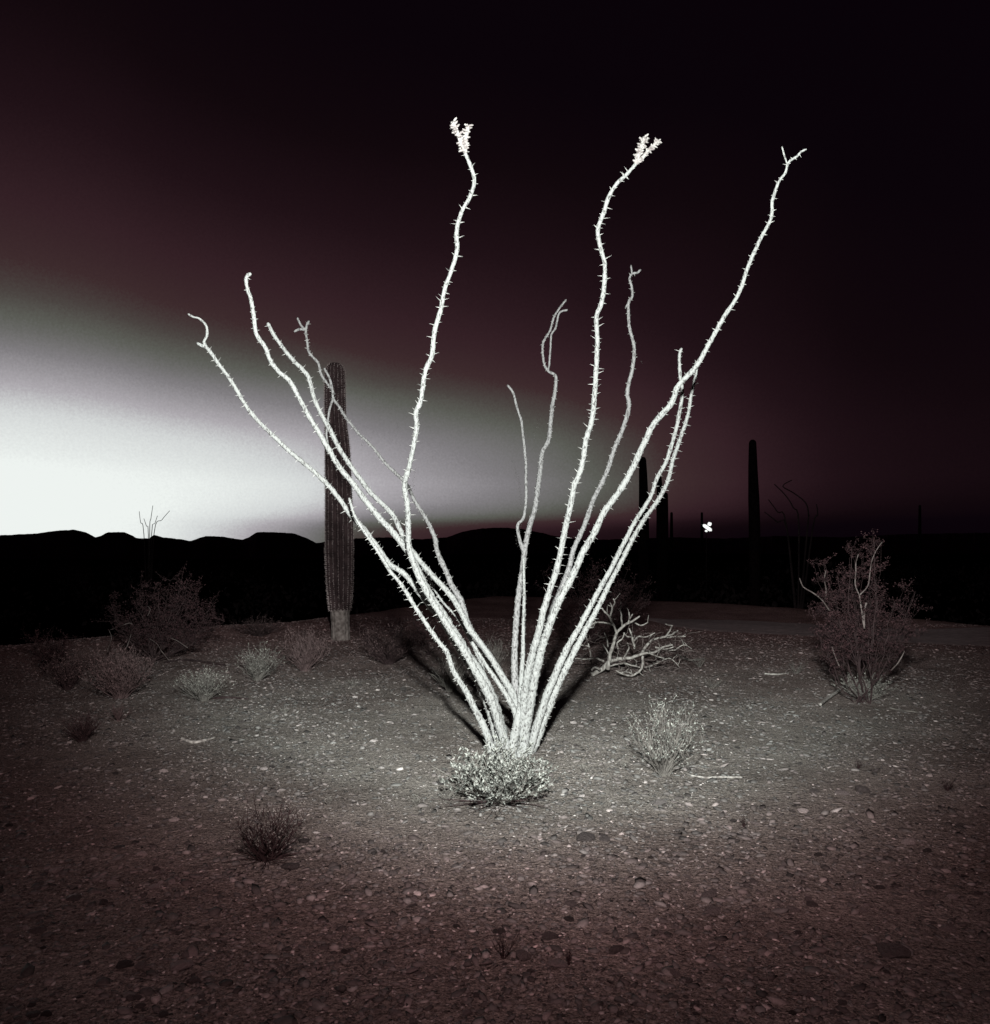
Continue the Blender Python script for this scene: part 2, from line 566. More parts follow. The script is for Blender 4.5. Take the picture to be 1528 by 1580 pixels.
# ------------------------------------------------------------------ gravel (one mass) and larger stones (one by one)
def shrink_rand(n): return rng.random(n)
def build_gravel(n=118000):
    ph = (1 + 5 ** .5) / 2
    ico = np.array([(-1, ph, 0), (1, ph, 0), (-1, -ph, 0), (1, -ph, 0), (0, -1, ph), (0, 1, ph), (0, -1, -ph), (0, 1, -ph), (ph, 0, -1), (ph, 0, 1), (-ph, 0, -1), (-ph, 0, 1)])
    ico /= np.linalg.norm(ico[0])
    tri = np.array([(0, 11, 5), (0, 5, 1), (0, 1, 7), (0, 7, 10), (0, 10, 11), (1, 5, 9), (5, 11, 4), (11, 10, 2), (10, 7, 6), (7, 1, 8),
                    (3, 9, 4), (3, 4, 2), (3, 2, 6), (3, 6, 8), (3, 8, 9), (4, 9, 5), (2, 4, 11), (6, 2, 10), (8, 6, 7), (9, 8, 1)])
    r = 1.9 + 15.5 * rng.random(n) ** 1.2
    az = (rng.random(n) * 2 - 1) * 39
    x = r * np.sin(np.radians(az)); y = r * np.cos(np.radians(az))
    keep = np.ones(n, bool)
    z = np.empty(n)
    for i in range(n):
        z[i] = H(x[i], y[i])
        if x[i] > 2.5 and y[i] > 9 and track_dist(x[i], y[i]) < 1.0 + .3 * mnoise.noise(Vector((x[i], y[i], 2))):
            keep[i] = rng.random() < .06
        # patchiness
        q = mnoise.noise(Vector((x[i] * .8, y[i] * .8, 20)))
        if q < -.15 and rng.random() < .5: keep[i] = False
    x, y, z, r = x[keep], y[keep], z[keep], r[keep]
    n = len(x)
    s = .0050 * (1 + r * .055) * np.exp(rng.normal(0, .62, n))
    s = np.clip(s, .0024, .024)
    sc = np.stack([s * rng.uniform(.9, 1.8, n), s * rng.uniform(.7, 1.15, n), s * rng.uniform(.22, .6, n)], 1)
    v = ico[None] * (1 + rng.uniform(-.42, .38, (n, 12, 1))) * sc[:, None, :]
    tx = rng.normal(0, .25, n)[:, None]
    v[:, :, 2] += v[:, :, 0] * tx
    a = rng.random(n) * 6.283
    ca, sa = np.cos(a)[:, None], np.sin(a)[:, None]
    vx = v[:, :, 0] * ca - v[:, :, 1] * sa
    vy = v[:, :, 0] * sa + v[:, :, 1] * ca
    V_ = np.stack([vx + x[:, None], vy + y[:, None], v[:, :, 2] + z[:, None] + sc[:, 2:3] * .15], 2).reshape(-1, 3)
    T = (tri[None] + (np.arange(n) * 12)[:, None, None]).reshape(-1)
    me = bpy.data.meshes.new('gravel')
    me.vertices.add(len(V_)); me.vertices.foreach_set('co', V_.ravel().astype(np.float32))
    me.loops.add(len(T)); me.loops.foreach_set('vertex_index', T.astype(np.int32))
    nf = len(T) // 3
    me.polygons.add(nf)
    me.polygons.foreach_set('loop_start', (np.arange(nf) * 3).astype(np.int32))
    me.update(calc_edges=True)
    tone = .115 * np.exp(rng.normal(0, 1, n) * np.where(s < .009, .80, .42))
    bright = (rng.random(n) < .045) & (s < .006)
    tone[bright] = rng.uniform(.28, .42, bright.sum())
    tone = np.clip(tone, .022, .48)
    far_ = np.clip((r - 8) / 7, 0, 1)  # far pebbles reddened too, the dim-distance tone put into their colour
    tint = np.stack([tone * rng.uniform(1.0, 1.14, n), tone * (.99 - .30 * far_), tone * (.96 - .26 * far_), np.ones(n)], 1)
    att = me.attributes.new('tone', 'FLOAT_COLOR', 'POINT')
    att.data.foreach_set('color', np.repeat(tint, 12, 0).ravel().astype(np.float32))
    me.materials.append(M_pebble)
    o = bpy.data.objects.new('gravel', me)
    col.objects.link(o)
    tag(o, 'loose gravel and pebbles strewn over the desert soil', 'gravel', kind='stuff')
build_gravel()

def stone_meshes():
    out = []
    import bmesh
    for k in range(9):
        bm = bmesh.new()
        bmesh.ops.create_icosphere(bm, subdivisions=2, radius=1)
        fl = random.uniform(.28, .55)
        cuts = [(Vector((random.gauss(0, 1), random.gauss(0, 1), random.gauss(0, .8))).normalized(), random.uniform(.55, .85)) for _ in range(9)]
        for v in bm.verts:
            for cn_, cd in cuts:
                d = v.co.dot(cn_)
                if d > cd: v.co -= cn_ * (d - cd)
            v.co *= 1 + .12 * mnoise.noise(v.co * 2.2 + Vector((k * 9, 0, 0)))
            v.co.z *= fl
            v.co.y *= random.uniform(.78, .80)
        me = bpy.data.meshes.new('stone')
        bm.to_mesh(me); bm.free()
        me.materials.append(M_stone)
        out.append(me)
    return out
SM = stone_meshes()
def stone(px, py, w, tone, warm=1.08):
    g = ground_at(px, py)
    s = w * .5 / F * g.y
    o = bpy.data.objects.new('stone', random.choice(SM))
    col.objects.link(o)
    o.parent = ground
    o.location = (g.x, g.y, g.z + s * .12)
    o.scale = (s, s * random.uniform(.85, 1.15), s * random.uniform(.8, 1.2))
    o.rotation_euler = (random.gauss(0, .12), random.gauss(0, .12), random.uniform(-.5, .5) + random.choice((0, math.pi)))
    o.color = (tone * warm, tone * .97, tone * .95, 1)
for a in [(253, 1192, 15, .45), (284, 1192, 11, .35), (269, 1267, 18, .5), (295, 1267, 11, .4), (139, 1278, 12, .4), (165, 1321, 13, .4), (219, 1321, 20, .42),
          (85, 1348, 28, .36), (225, 1348, 11, .4), (248, 1363, 12, .42), (173, 1367, 22, .34), (240, 1375, 24, .30), (483, 1365, 12, .4), (437, 1373, 13, .36),
          (489, 1394, 8, .7), (542, 1421, 13, .45), (579, 1409, 12, .33), (531, 1271, 9, .6), (408, 1187, 13, .5), (420, 1185, 11, .05), (225, 1137, 14, .06),
          (179, 1195, 12, .05), (160, 1398, 20, .07), (192, 1491, 30, .06), (114, 1392, 26, .10), (278, 1499, 46, .26), (533, 1476, 18, .06), (449, 1344, 34, .07),
          (903, 1297, 35, .075), (944, 1358, 8, .7), (965, 1322, 9, .6), (898, 1231, 12, .5), (1238, 1253, 20, .5), (1118, 1256, 10, .5), (1166, 1275, 19, .24),
          (1300, 1229, 25, .2), (1257, 1222, 19, .10), (1329, 1222, 28, .10), (1226, 1245, 10, .05), (1094, 1391, 30, .12), (1099, 1410, 34, .14), (1405, 1308, 27, .3),
          (1431, 1315, 16, .05), (1460, 1350, 18, .5), (1472, 1394, 20, .3), (879, 1423, 20, .05), (1092, 1437, 13, .5), (860, 1495, 36, .2), (951, 1470, 30, .08),
          (1018, 1243, 28, .15), (1252, 1401, 22, .08), (1357, 1375, 20, .07), (975, 1480, 14, .45), (1018, 1501, 13, .4), (1262, 1322, 15, .05), (1205, 1190, 10, .4),
          (576, 1146, 12, .5), (640, 1104, 10, .5), (548, 1078, 9, .6), (583, 1066, 7, .7), (1098, 1081, 10, .6), (885, 1118, 12, .5), (1104, 1072, 7, .6),
          (690, 1330, 12, .35), (835, 1330, 16, .3), (1060, 1300, 14, .25), (1380, 1480, 60, .11), (1465, 1440, 26, .2), (60, 1440, 30, .12), (640, 1500, 24, .12)]:
    stone(*a)
for _ in range(215):
    py = 1060 + 520 * random.random() ** .8
    px = random.uniform(-20, 1548)
    w = random.uniform(8, 15) * (py / 1300) ** 2
    if random.random() < .12: w *= 1.6
    stone(px, py, w, min(.6, max(.04, .12 * math.exp(random.gauss(0, .5)))))

# ------------------------------------------------------------------ the ocotillo
BASE_D = 5.98
oc_base = ground_at(795, 1168)
oc = empty('ocotillo', oc_base)
tag(oc, 'tall bare ocotillo with many long white thorny stems fanning from one foot', 'ocotillo')

def depth_of(px, py, d0, lean):
    t = (1165 - py) / 975.0
    return d0 + lean * t + .06 * math.sin(t * 9 + px * .01)

def stem(pts, widths, d0, lean, thorn=1.0, tl=.030, join=None, parent=None, name='stem', foot=True, mat=None):
    """pts top to foot, in photograph pixels; widths (py -> px width)"""
    wy, ww = zip(*sorted(widths))
    P3 = []
    for (px, py) in pts:
        D = depth_of(px, py, d0, lean)
        p = pix(px, py, D)
        P3.append((p.x, p.y, p.z, interp(py, wy, ww) * .39 / F * D))
    if foot:
        last = P3[-1]
        z0 = H(last[0], last[1]) - .05
        if last[2] > z0 + .03:
            ux = (oc_base.x - last[0]) * .5
            P3.append((last[0] + ux, last[1], z0, last[3] * 1.15))
    C = catmull(P3, .014)
    mb = MB()
    n = len(C)
    seed = random.uniform(0, 50)
    pts3 = []
    rr = []
    for i, c in enumerate(C):
        knob = 1 + .10 * mnoise.noise(Vector((i * .23, seed, 0))) + .07 * mnoise.noise(Vector((i * .9, seed, 2)))
        pts3.append(Vector(c[:3]) + Vector((mnoise.noise(Vector((i * .09, seed, 5))), 0, 0)) * .004)
        rr.append(max(c[3], .0015) * knob)
    rr[0] *= .6
    mb.tube(pts3, rr, 9, rough=.30, seed=seed)
    o = mb.build(name, mat or M_bark, parent or oc, True)
    # thorns: a slow spiral of woody spines
    tb = MB()
    i = 2.0
    ang_ = random.uniform(0, 6)
    while i < n - 3:
        k = int(i)
        p = pts3[k]
        tdir = (pts3[k + 1] - pts3[k - 1]).normalized()
        u = tdir.orthogonal().normalized()
        w = tdir.cross(u)
        ang_ += 2.4 + random.gauss(0, .2)
        d = u * math.cos(ang_) + w * math.sin(ang_)
        ln = tl * max(.25, random.gauss(.72, .26))
        low = p.z < .9
        if low: ln *= .55
        tb.spike(p + d * rr[k] * .8, d - tdir * random.uniform(-.1, .55), ln * 1.1 + rr[k] * .2, .0042 * random.uniform(.7, 1.25))
        i += (.8 if low else 1.15) / thorn * random.uniform(.3, 1.9)
    s = tb.build('thorns', M_thorn, o, kind='stuff')
    return o, pts3, rr

def bud_cluster(parent, pts, d0, lean, w, size):
    """short leafy twig of stubby buds along a polyline in pixels"""
    mb = MB()
    P3 = [(*pix(px, py, depth_of(px, py, d0, lean)), w * .5 / F * d0) for px, py in pts]
    C = catmull(P3, .012)
    p3 = [Vector(c[:3]) for c in C]
    mb.tube(p3, [c[3] for c in C], 6, rough=.5)
    for k in range(1, len(p3)):
        for _ in range(4):
            t_ = (p3[k] - p3[k - 1]).normalized()
            d = Vector((random.gauss(0, 1), random.gauss(0, 1), random.gauss(0, 1)))
            d = (d - t_ * d.dot(t_)).normalized() + t_ * .25
            ln = size * random.uniform(.5, 1.1)
            q = p3[k] + d * ln
            mb.tube([p3[k], p3[k] + d * ln * .6, q], [size * .16, size * .22, size * .10], 5)
    mb.build('bud_cluster', M_flower, parent, True)

W_thin = [(400, 5), (700, 7), (900, 9), (1050, 12), (1165, 18)]
# A: leftmost
st, *_ = stem([(304, 529), (311, 533), (321, 538), (337, 561), (356, 587), (374, 617), (390, 640), (407, 658), (441, 691), (471, 716), (503, 745), (524, 770),
      (541, 795), (563, 817), (586, 849), (603, 872), (625, 886), (647, 915), (675, 949), (697, 982), (714, 1010), (742, 1060), (760, 1110), (772, 1155)],
     [(529, 7), (700, 8.5), (850, 10), (1000, 13), (1165, 19)], 6.0, -.3)
st2, *_ = stem([(290, 484), (298, 489), (307, 491), (316, 499), (319, 504), (320, 512), (319, 519), (315, 528), (319, 536)], [(484, 4), (530, 6)], 6.0, -.3, thorn=1.4, tl=.022,
     foot=False, name='side_branch', parent=st)
# B: short spiny stem
stem([(539, 768), (545, 790), (553, 806), (568, 828), (590, 862), (603, 882), (616, 898), (647, 946), (675, 988), (690, 1007), (700, 1035), (720, 1069), (736, 1099), (752, 1135), (760, 1160)],
     [(768, 5), (850, 7), (1000, 9), (1080, 12), (1165, 17)], 5.8, -.45, thorn=1.3, tl=.036)
# C
stem([(388, 422), (380, 428), (381, 444), (388, 464), (392, 489), (396, 516), (409, 535), (418, 558), (432, 575), (447, 588), (463, 617), (480, 647), (505, 689),
      (521, 717), (544, 745), (560, 767), (583, 796), (605, 820), (628, 849), (645, 880), (661, 913), (686, 952), (703, 980), (725, 1016), (745, 1046), (759, 1078), (770, 1115), (777, 1150)],
     [(422, 7), (560, 9), (745, 11), (900, 14), (1050, 21), (1165, 26)], 5.95, -.55, tl=.022)
# D
stem([(413, 498), (424, 519), (441, 542), (454, 557), (474, 578), (480, 594), (485, 614), (496, 639), (507, 659), (519, 684), (535, 710), (555, 737), (574, 762),
      (605, 793), (616, 815), (628, 838), (638, 853), (650, 868), (675, 896), (697, 921), (714, 949), (723, 968), (742, 993), (759, 1017), (775, 1044), (792, 1073), (800, 1105), (799, 1150)],
     [(498, 7), (620, 9), (760, 9.5), (900, 11), (1000, 12), (1165, 20)], 6.05, -.15, tl=.026)
# E: tall centre-left
st, *_ = stem([(716, 222), (718, 235), (727, 257), (732, 279), (725, 304), (713, 326), (705, 355), (705, 386), (698, 413), (687, 444), (680, 479), (671, 510), (667, 546), (658, 568),
      (653, 595), (649, 620), (642, 637), (643, 659), (637, 695), (631, 723), (624, 750), (629, 776), (630, 817), (632, 849), (645, 887), (665, 924), (690, 964), (712, 998), (734, 1036), (753, 1070), (766, 1105), (780, 1150)],
     [(222, 7), (300, 8), (500, 9), (750, 10.5), (850, 12), (1000, 14), (1165, 20)], 5.85, -1.0, tl=.034)
bud_cluster(st, [(718, 233), (711, 220), (707, 208), (703, 197), (699, 189)], 5.85, -1.0, 5, .036)
bud_cluster(st, [(718, 236), (718, 222), (719, 212), (721, 203), (722, 194)], 5.85, -1.0, 6, .030)
# F: thin grey stem behind the saguaro top
st, *_ = stem([(477, 495), (473, 504), (472, 512), (474, 528), (477, 544), (491, 561), (496, 578), (505, 592), (513, 603), (514, 615), (524, 628), (535, 646), (552, 667), (574, 689),
      (597, 717), (622, 741), (632, 756), (642, 776), (658, 801), (671, 829), (675, 851), (686, 876), (697, 902), (711, 926), (717, 946), (726, 972), (742, 997), (763, 1030), (781, 1055), (797, 1082), (806, 1112), (808, 1155)],
     [(495, 5), (600, 5), (700, 5.5), (800, 8), (900, 11), (1000, 13), (1165, 18)], 6.15, 1.7, mat=M_bark_grey, thorn=1.3, tl=.018)
stem([(454, 512), (462, 508), (472, 509)], [(500, 5)], 6.15, 1.7, mat=M_bark_grey, foot=False, name='side_branch', parent=st, tl=.015)
stem([(459, 490), (464, 501), (472, 510)], [(500, 4.5)], 6.15, 1.7, mat=M_bark_grey, foot=False, name='side_branch', parent=st, tl=.015)
stem([(500, 568), (506, 579), (511, 592), (513, 603)], [(500, 4.5)], 6.15, 1.7, mat=M_bark_grey, foot=False, name='side_branch', parent=st, tl=.018, thorn=1.5)
stem([(514, 614), (509, 631), (506, 650), (504, 670), (506, 686)], [(500, 4.5)], 6.15, 1.7, mat=M_bark_grey, foot=False, name='side_branch', parent=st, tl=.018, thorn=1.5)
# G: thin stems between the left trunks
stem([(650, 872), (669, 907), (686, 932), (708, 956), (731, 997), (746, 1035), (760, 1085), (778, 1150)], [(870, 3.5), (950, 5), (1040, 9), (1165, 14)], 6.2, .5, tl=.03)
stem([(728, 990), (746, 1020), (762, 1044), (782, 1074), (797, 1108), (796, 1155)], [(990, 6), (1060, 9), (1165, 16)], 5.9, -.2, tl=.02)
# I: middle grey stem with the forked tip, H: its short neighbour
st, *_ = stem([(874, 462), (863, 476), (855, 490), (849, 510), (838, 530), (839, 558), (846, 572), (857, 579), (858, 590), (856, 607), (851, 640), (847, 677), (837, 699), (833, 732), (826, 782), (818, 810), (811, 841),
      (807, 875), (802, 907), (798, 945), (795, 986), (794, 1033), (796, 1065), (797, 1100), (797, 1155)],
     [(462, 3.5), (570, 5), (600, 7.5), (780, 10), (875, 11), (986, 12.5), (1165, 19)], 6.1, 1.5, mat=M_bark_grey, thorn=1.2, tl=.012)
stem([(876, 478), (864, 482), (860, 495), (857, 507), (851, 516), (850, 535), (848, 555), (846, 571)], [(470, 4)], 6.1, 1.5, mat=M_bark_grey, foot=False, name='side_branch', parent=st, tl=.012)
stem([(783, 594), (792, 607), (798, 629), (805, 652), (808, 679), (811, 707), (812, 741), (812, 769), (808, 799), (799, 810), (801, 830), (808, 850)],
     [(594, 4.5), (700, 5.5), (810, 6), (850, 8)], 6.1, 1.5, mat=M_bark_grey, foot=False, name='side_branch', parent=st, tl=.018, thorn=1.4)
stem([(808, 860), (809, 921), (808, 963), (807, 1005), (805, 1046), (804, 1090), (803, 1155)], [(860, 5), (1000, 8), (1165, 16)], 6.05, .6, tl=.018)
# J: tall centre-right
st, *_ = stem([(982, 252), (968, 268), (955, 280), (949, 287), (940, 304), (932, 328), (923, 355), (927, 381), (934, 408), (932, 444), (927, 470), (920, 490), (922, 523), (921, 565), (917, 613), (914, 646),
      (904, 679), (901, 704), (894, 732), (887, 747), (883, 768), (876, 799), (868, 838), (860, 877), (850, 906), (840, 938), (831, 976), (822, 1008), (815, 1036), (810, 1068), (808, 1100), (806, 1155)],
     [(252, 6.5), (300, 8), (500, 9.5), (700, 11), (900, 12.5), (1165, 19)], 5.9, -.8, tl=.036)
bud_cluster(st, [(981, 253), (985, 242), (988, 231), (992, 221), (995, 212)], 5.9, -.8, 6, .036)
bud_cluster(st, [(984, 250), (992, 243), (999, 235), (1006, 227), (1016, 217)], 5.9, -.8, 5, .026)
# K
st, *_ = stem([(989, 416), (983, 421), (976, 422), (972, 430), (975, 443), (976, 457), (970, 468), (971, 501), (979, 537), (976, 568), (968, 604), (971, 626), (963, 657), (946, 699), (935, 732), (915, 774), (901, 813), (887, 844),
      (878, 877), (866, 907), (854, 935), (844, 963), (834, 996), (826, 1027), (819, 1060), (813, 1098), (810, 1155)],
     [(410, 4.5), (500, 6), (600, 8), (750, 9.5), (900, 10.5), (1165, 17)], 6.15, .9, mat=M_bark_grey, thorn=1.1, tl=.015)
stem([(974, 409), (975, 416), (976, 423)], [(400, 3.5)], 6.15, .9, mat=M_bark_grey, foot=False, name='side_branch', parent=st, tl=.012)
stem([(965, 476), (968, 470), (971, 464)], [(400, 3.5)], 6.15, .9, mat=M_bark_grey, foot=False, name='side_branch', parent=st, tl=.012)
# L: the long right stem
st, *_ = stem([(1245, 230), (1236, 234), (1230, 241), (1219, 248), (1215, 255), (1212, 267), (1203, 279), (1197, 295), (1192, 310), (1190, 337), (1174, 368), (1154, 413), (1138, 457), (1118, 488), (1098, 524), (1074, 566),
      (1046, 596), (1035, 624), (1007, 657), (991, 691), (977, 721), (960, 752), (932, 791), (918, 821), (901, 850), (889, 877), (878, 900), (863, 927), (851, 957), (841, 986), (832, 1017), (825, 1049), (819, 1082), (812, 1120), (808, 1158)],
     [(230, 4), (260, 5), (310, 6.5), (450, 8), (560, 10), (650, 12), (800, 13), (900, 14), (1165, 20)], 5.9, -.7, tl=.022)
stem([(1207, 226), (1209, 234), (1211, 242), (1215, 253)], [(220, 3.2)], 5.9, -.7, foot=False, name='side_branch', parent=st, tl=.012)
# M, N: the right-hand pair
stem([(1052, 537), (1048, 551), (1050, 579), (1053, 604), (1048, 640), (1039, 679), (1028, 713), (1014, 738), (1004, 766), (991, 788), (977, 810), (963, 838), (945, 874), (931, 899), (912, 934), (893, 969), (876, 999), (860, 1034),
      (845, 1070), (832, 1108), (819, 1152)],
     [(537, 6), (650, 7.5), (800, 8.5), (950, 11), (1050, 15), (1165, 17)], 5.95, 0, tl=.026)
stem([(1074, 557), (1075, 574), (1067, 610), (1062, 640), (1049, 679), (1039, 710), (1031, 741), (1016, 771), (996, 799), (979, 827), (963, 858), (953, 877), (939, 903), (923, 937), (904, 972), (886, 1007), (868, 1041),
      (854, 1074), (839, 1112), (824, 1154)],
     [(557, 4.5), (650, 7.5), (800, 9), (950, 11), (1050, 15), (1165, 17)], 6.0, .2, thorn=1.2, tl=.030)
# extra basal stems that thicken the foot
stem([(735, 1030), (750, 1062), (764, 1100), (774, 1155)], [(1030, 8), (1165, 18)], 5.9, 0, tl=.015)
stem([(803, 1060), (801, 1100), (790, 1158)], [(1060, 8), (1165, 22)], 5.85, 0, tl=.015)

# ------------------------------------------------------------------ saguaros
def saguaro_mat(name, c_dark, c_light):
    return noise_mat(name, c_dark, c_light, 9, 5, .5, .3, .7, bdist=.01)
M_sag = saguaro_mat('saguaro_skin', (.022, .013, .014), (.055, .034, .036))
M_sag_silhouette = noise_mat('far_saguaro_silhouette', (.005, .003, .0035), (.010, .006, .007), 9, 5, spec=0)  # skin darkened for distant cacti; their unlit silhouette is painted into the colour
M_cork = noise_mat('saguaro_cork', (.06, .045, .042), (.24, .20, .19), 14, 7, 1.0, .3, .7, bdist=.02)
M_spine = noise_mat('saguaro_spine', (.26, .20, .20), (.42, .34, .34), 10)

def rib_column(mb, prof, cx_of, D, ribs, depth, per=6, z_top=None):
    n = ribs * per
    base = len(mb.v)
    for (z, r, cx_, cy_) in prof:
        for k in range(n):
            a = 2 * math.pi * k / n
            ph = (k % per) / per
            rr = r * (1 + depth * (math.cos(ph * 2 * math.pi)) + .02 * mnoise.noise(Vector((math.cos(a) * 2, math.sin(a) * 2, z * 1.3))))
            mb.v.append(Vector((cx_ + rr * math.cos(a), cy_ + rr * math.sin(a), z)))
    for i in range(len(prof) - 1):
        for k in range(n):
            a = base + i * n + k
            b_ = base + i * n + (k + 1) % n
            mb.f.append((a, b_, b_ + n, a + n))
    mb.f.append(tuple(base + (len(prof) - 1) * n + k for k in range(n)))

def profile(px_list, D, dome=True, step=.06):
    """px_list: (py, xl, xr) from foot to top -> (z, r, cx, cy)"""
    ys = [p[0] for p in px_list][::-1]
    xl = [p[1] for p in px_list][::-1]
    xr = [p[2] for p in px_list][::-1]
    z0 = EYE + (HY - px_list[0][0]) / F * D
    z1 = EYE + (HY - px_list[-1][0]) / F * D
    out = []
    z = z0
    while z < z1:
        py = HY - (z - EYE) / D * F
        l, r_ = interp(py, ys, xl), interp(py, ys, xr)
        rad_ = (r_ - l) / 2 / F * D * .94
        if dome:
            dd = z1 - z
            cap = rad_ * 1.15
            if dd < cap:
                rad_ *= math.sqrt(max(0, 1 - ((cap - dd) / cap) ** 2))
        out.append((z, max(rad_, .004), ((l + r_) / 2 - CX) / F * D, D))
        z += step if z1 - z > .5 else step * .3
    return out

def spine_rows(mb, prof, ribs, depth, zmin, gap=.045, ln=.03):
    zs = [p[0] for p in prof]
    z = max(zmin, zs[0])
    while z < zs[-1] - .02:
        r = interp(z, zs, [p[1] for p in prof]); cx_ = interp(z, zs, [p[2] for p in prof]); cy_ = prof[0][3]
        for k in range(ribs):
            a = 2 * math.pi * k / ribs
            if math.sin(a) > .3: continue
            o_ = Vector((math.cos(a), math.sin(a), 0))
            for _ in range(3):
                mb.spike(Vector((cx_, cy_, z + random.uniform(-.01, .01))) + o_ * r * (1 + depth * .95),
                         o_ + Vector((random.gauss(0, .5), random.gauss(0, .5), random.gauss(0, .5))), ln * random.uniform(.5, 1.1), .005)
        z += gap

sg_base = ground_at(526, 987)
sD = sg_base.y
sg = empty('saguaro', sg_base)
tag(sg, 'tall armless saguaro standing left of the ocotillo against the bright glow', 'saguaro cactus', 'saguaro cacti')
cork_px = [(995, 510, 543), (985, 511, 541), (965, 511, 540), (945, 509.5, 540), (938, 509, 541)]
green_px = [(941, 509, 541), (900, 505, 544), (850, 503, 544.5), (800, 503, 544), (750, 503, 542), (700, 502.5, 540), (670, 502.5, 537), (645, 502, 533.5), (620, 501.5, 533), (590, 501.5, 532.5), (559, 503, 531)]
mb = MB(); pf = profile(cork_px, sD, dome=False); rib_column(mb, pf, None, sD, 13, .035)
tr = mb.build('corky_base', M_cork, sg, True)
mb = MB(); pf = profile(green_px, sD); rib_column(mb, pf, None, sD, 17, .10)
tr = mb.build('trunk', M_sag, sg, True)
mb = MB(); spine_rows(mb, pf, 17, .10, 0, gap=.032, ln=.034)
mb.build('spines', M_spine, tr, kind='stuff')

def far_saguaro(px_list, D, label, extra=None):
    cx_ = (px_list[0][1] + px_list[0][2]) / 2
    x = (cx_ - CX) / F * D
    base = Vector((x, D, H(x, D)))
    py0 = HY - (base.z - .1 - EYE) / D * F
    px_list = [(py0, px_list[0][1] + 1, px_list[0][2] - 1)] + px_list
    root = empty('saguaro', base)
    tag(root, label, 'saguaro cactus', 'saguaro cacti')
    pf_ = profile(px_list, D, step=.15)
    m_ = MB(); rib_column(m_, pf_, None, D, 14, .05, per=4)
    m_.build('trunk', M_sag_silhouette, root, True)
    return root
far_saguaro([(830, 1156, 1173.5), (770, 1155, 1172), (720, 1155, 1169), (678, 1156, 1167)], 31, 'tallest dark distant saguaro standing right of the small white light')
far_saguaro([(830, 985, 1002), (770, 986, 1001), (730, 986, 999), (704, 986, 997)], 33, 'dark distant saguaro just left of the right-hand ocotillo stems')
r_ = far_saguaro([(830, 1013, 1026), (770, 1013, 1024), (733, 1014, 1021)], 36.5, 'dark distant saguaro behind the paired right-hand ocotillo stems, taller of the touching two')
far_saguaro([(830, 1020, 1031.5), (790, 1021, 1031.5), (759, 1022, 1031)], 35.5, 'shorter of two touching dark saguaros behind the paired ocotillo stems')
far_saguaro([(830, 1034, 1039), (790, 1034.5, 1038.5)], 85, 'tiny far saguaro between the touching saguaro pair and the white light')
far_saguaro([(830, 1081, 1085.5), (790, 1081.5, 1085)], 85, 'tiny far saguaro immediately left of the small white light')
far_saguaro([(830, 1417, 1422), (779, 1418, 1421.5)], 80, 'thin faint saguaro alone on the far right skyline')

# ------------------------------------------------------------------ distant ocotillos
def far_ocotillo(lines, D, wpx, label):
    xm = sum(l[-1][0] for l in lines) / len(lines)
    x = (xm - CX) / F * D
    base = Vector((x, D, H(x, D)))
    root = empty('distant_ocotillo', base)
    tag(root, label, 'ocotillo')
    for ln in lines:
        m_ = MB()
        P = [(*pix(px, py, D + random.uniform(-.2, .2)), wpx * .5 / F * D * (.6 + .4 * i / len(ln))) for i, (px, py) in enumerate(ln)]
        P.append((base.x + random.uniform(-.1, .1), base.y, base.z - .1, wpx * .7 / F * D))
        C = catmull(P, .15)
        m_.tube([Vector(c[:3]) for c in C], [c[3] for c in C], 5)
        m_.build('stem', M_scrub, root)  # stems coloured dark; their unlit silhouette is put into the colour
far_ocotillo([[(236, 780), (233, 800), (231, 822)], [(215, 789), (217, 806), (222, 824)], [(262, 788), (250, 802), (238, 822)], [(243, 796), (239, 808), (234, 824)], [(222, 800), (226, 812), (229, 826)]],
             42, 1.3, 'faint distant ocotillo wisps rising above the left ridge into the glow')
far_ocotillo([[(1195, 747), (1212, 764), (1224, 783), (1233, 813)], [(1222, 741), (1208, 750), (1224, 760), (1243, 775), (1248, 794), (1246, 818)], [(1186, 771), (1200, 790), (1214, 812)],
              [(1260, 778), (1262, 795), (1254, 818)], [(1180, 790), (1200, 806), (1215, 820)]], 30, 2.6, 'dark curved distant ocotillo right of the tallest far saguaro')

# ------------------------------------------------------------------ the small bright light far off
D_L = 60
lx = (1091 - CX) / F * D_L
lamp = empty('distant_lamp', Vector((lx, D_L, H(lx, D_L))))
tag(lamp, 'small bright white light shining in the dark desert far to the right', 'lamp')
m, t, b = mat_new('lamp_glow')
b.inputs['Base Color'].default_value = (.9, .9, .88, 1)
b.inputs['Emission Color'].default_value = (.93, .96, .93, 1)
b.inputs['Emission Strength'].default_value = 1.1
M_glow = m
def blob(a, c, r, name):
    m_ = MB()
    a, c = pix(*a, D_L), pix(*c, D_L)
    d = (c - a); n_ = 8
    P = [a + d * (i / n_) for i in range(n_ + 1)]
    rr = [r / F * D_L * math.sqrt(max(.05, 1 - (2 * i / n_ - 1) ** 6)) for i in range(n_ + 1)]
    m_.tube(P, rr, 10)
    m_.build(name, M_glow, lamp, True)
blob((1085, 809.5), (1098.5, 819), 2.7, 'lens')
blob((1092.5, 807.5), (1098, 809.5), 2.7, 'lens')
blob((1088, 819), (1092, 819.8), 1.4, 'lens')
m_ = MB(); m_.tube([Vector((lx, D_L + .12, H(lx, D_L) - .1)), Vector((lx, D_L + .12, pix(1091, 815, D_L).z))], [.03, .03], 8)
m_.build('post', M_darkwood, lamp)

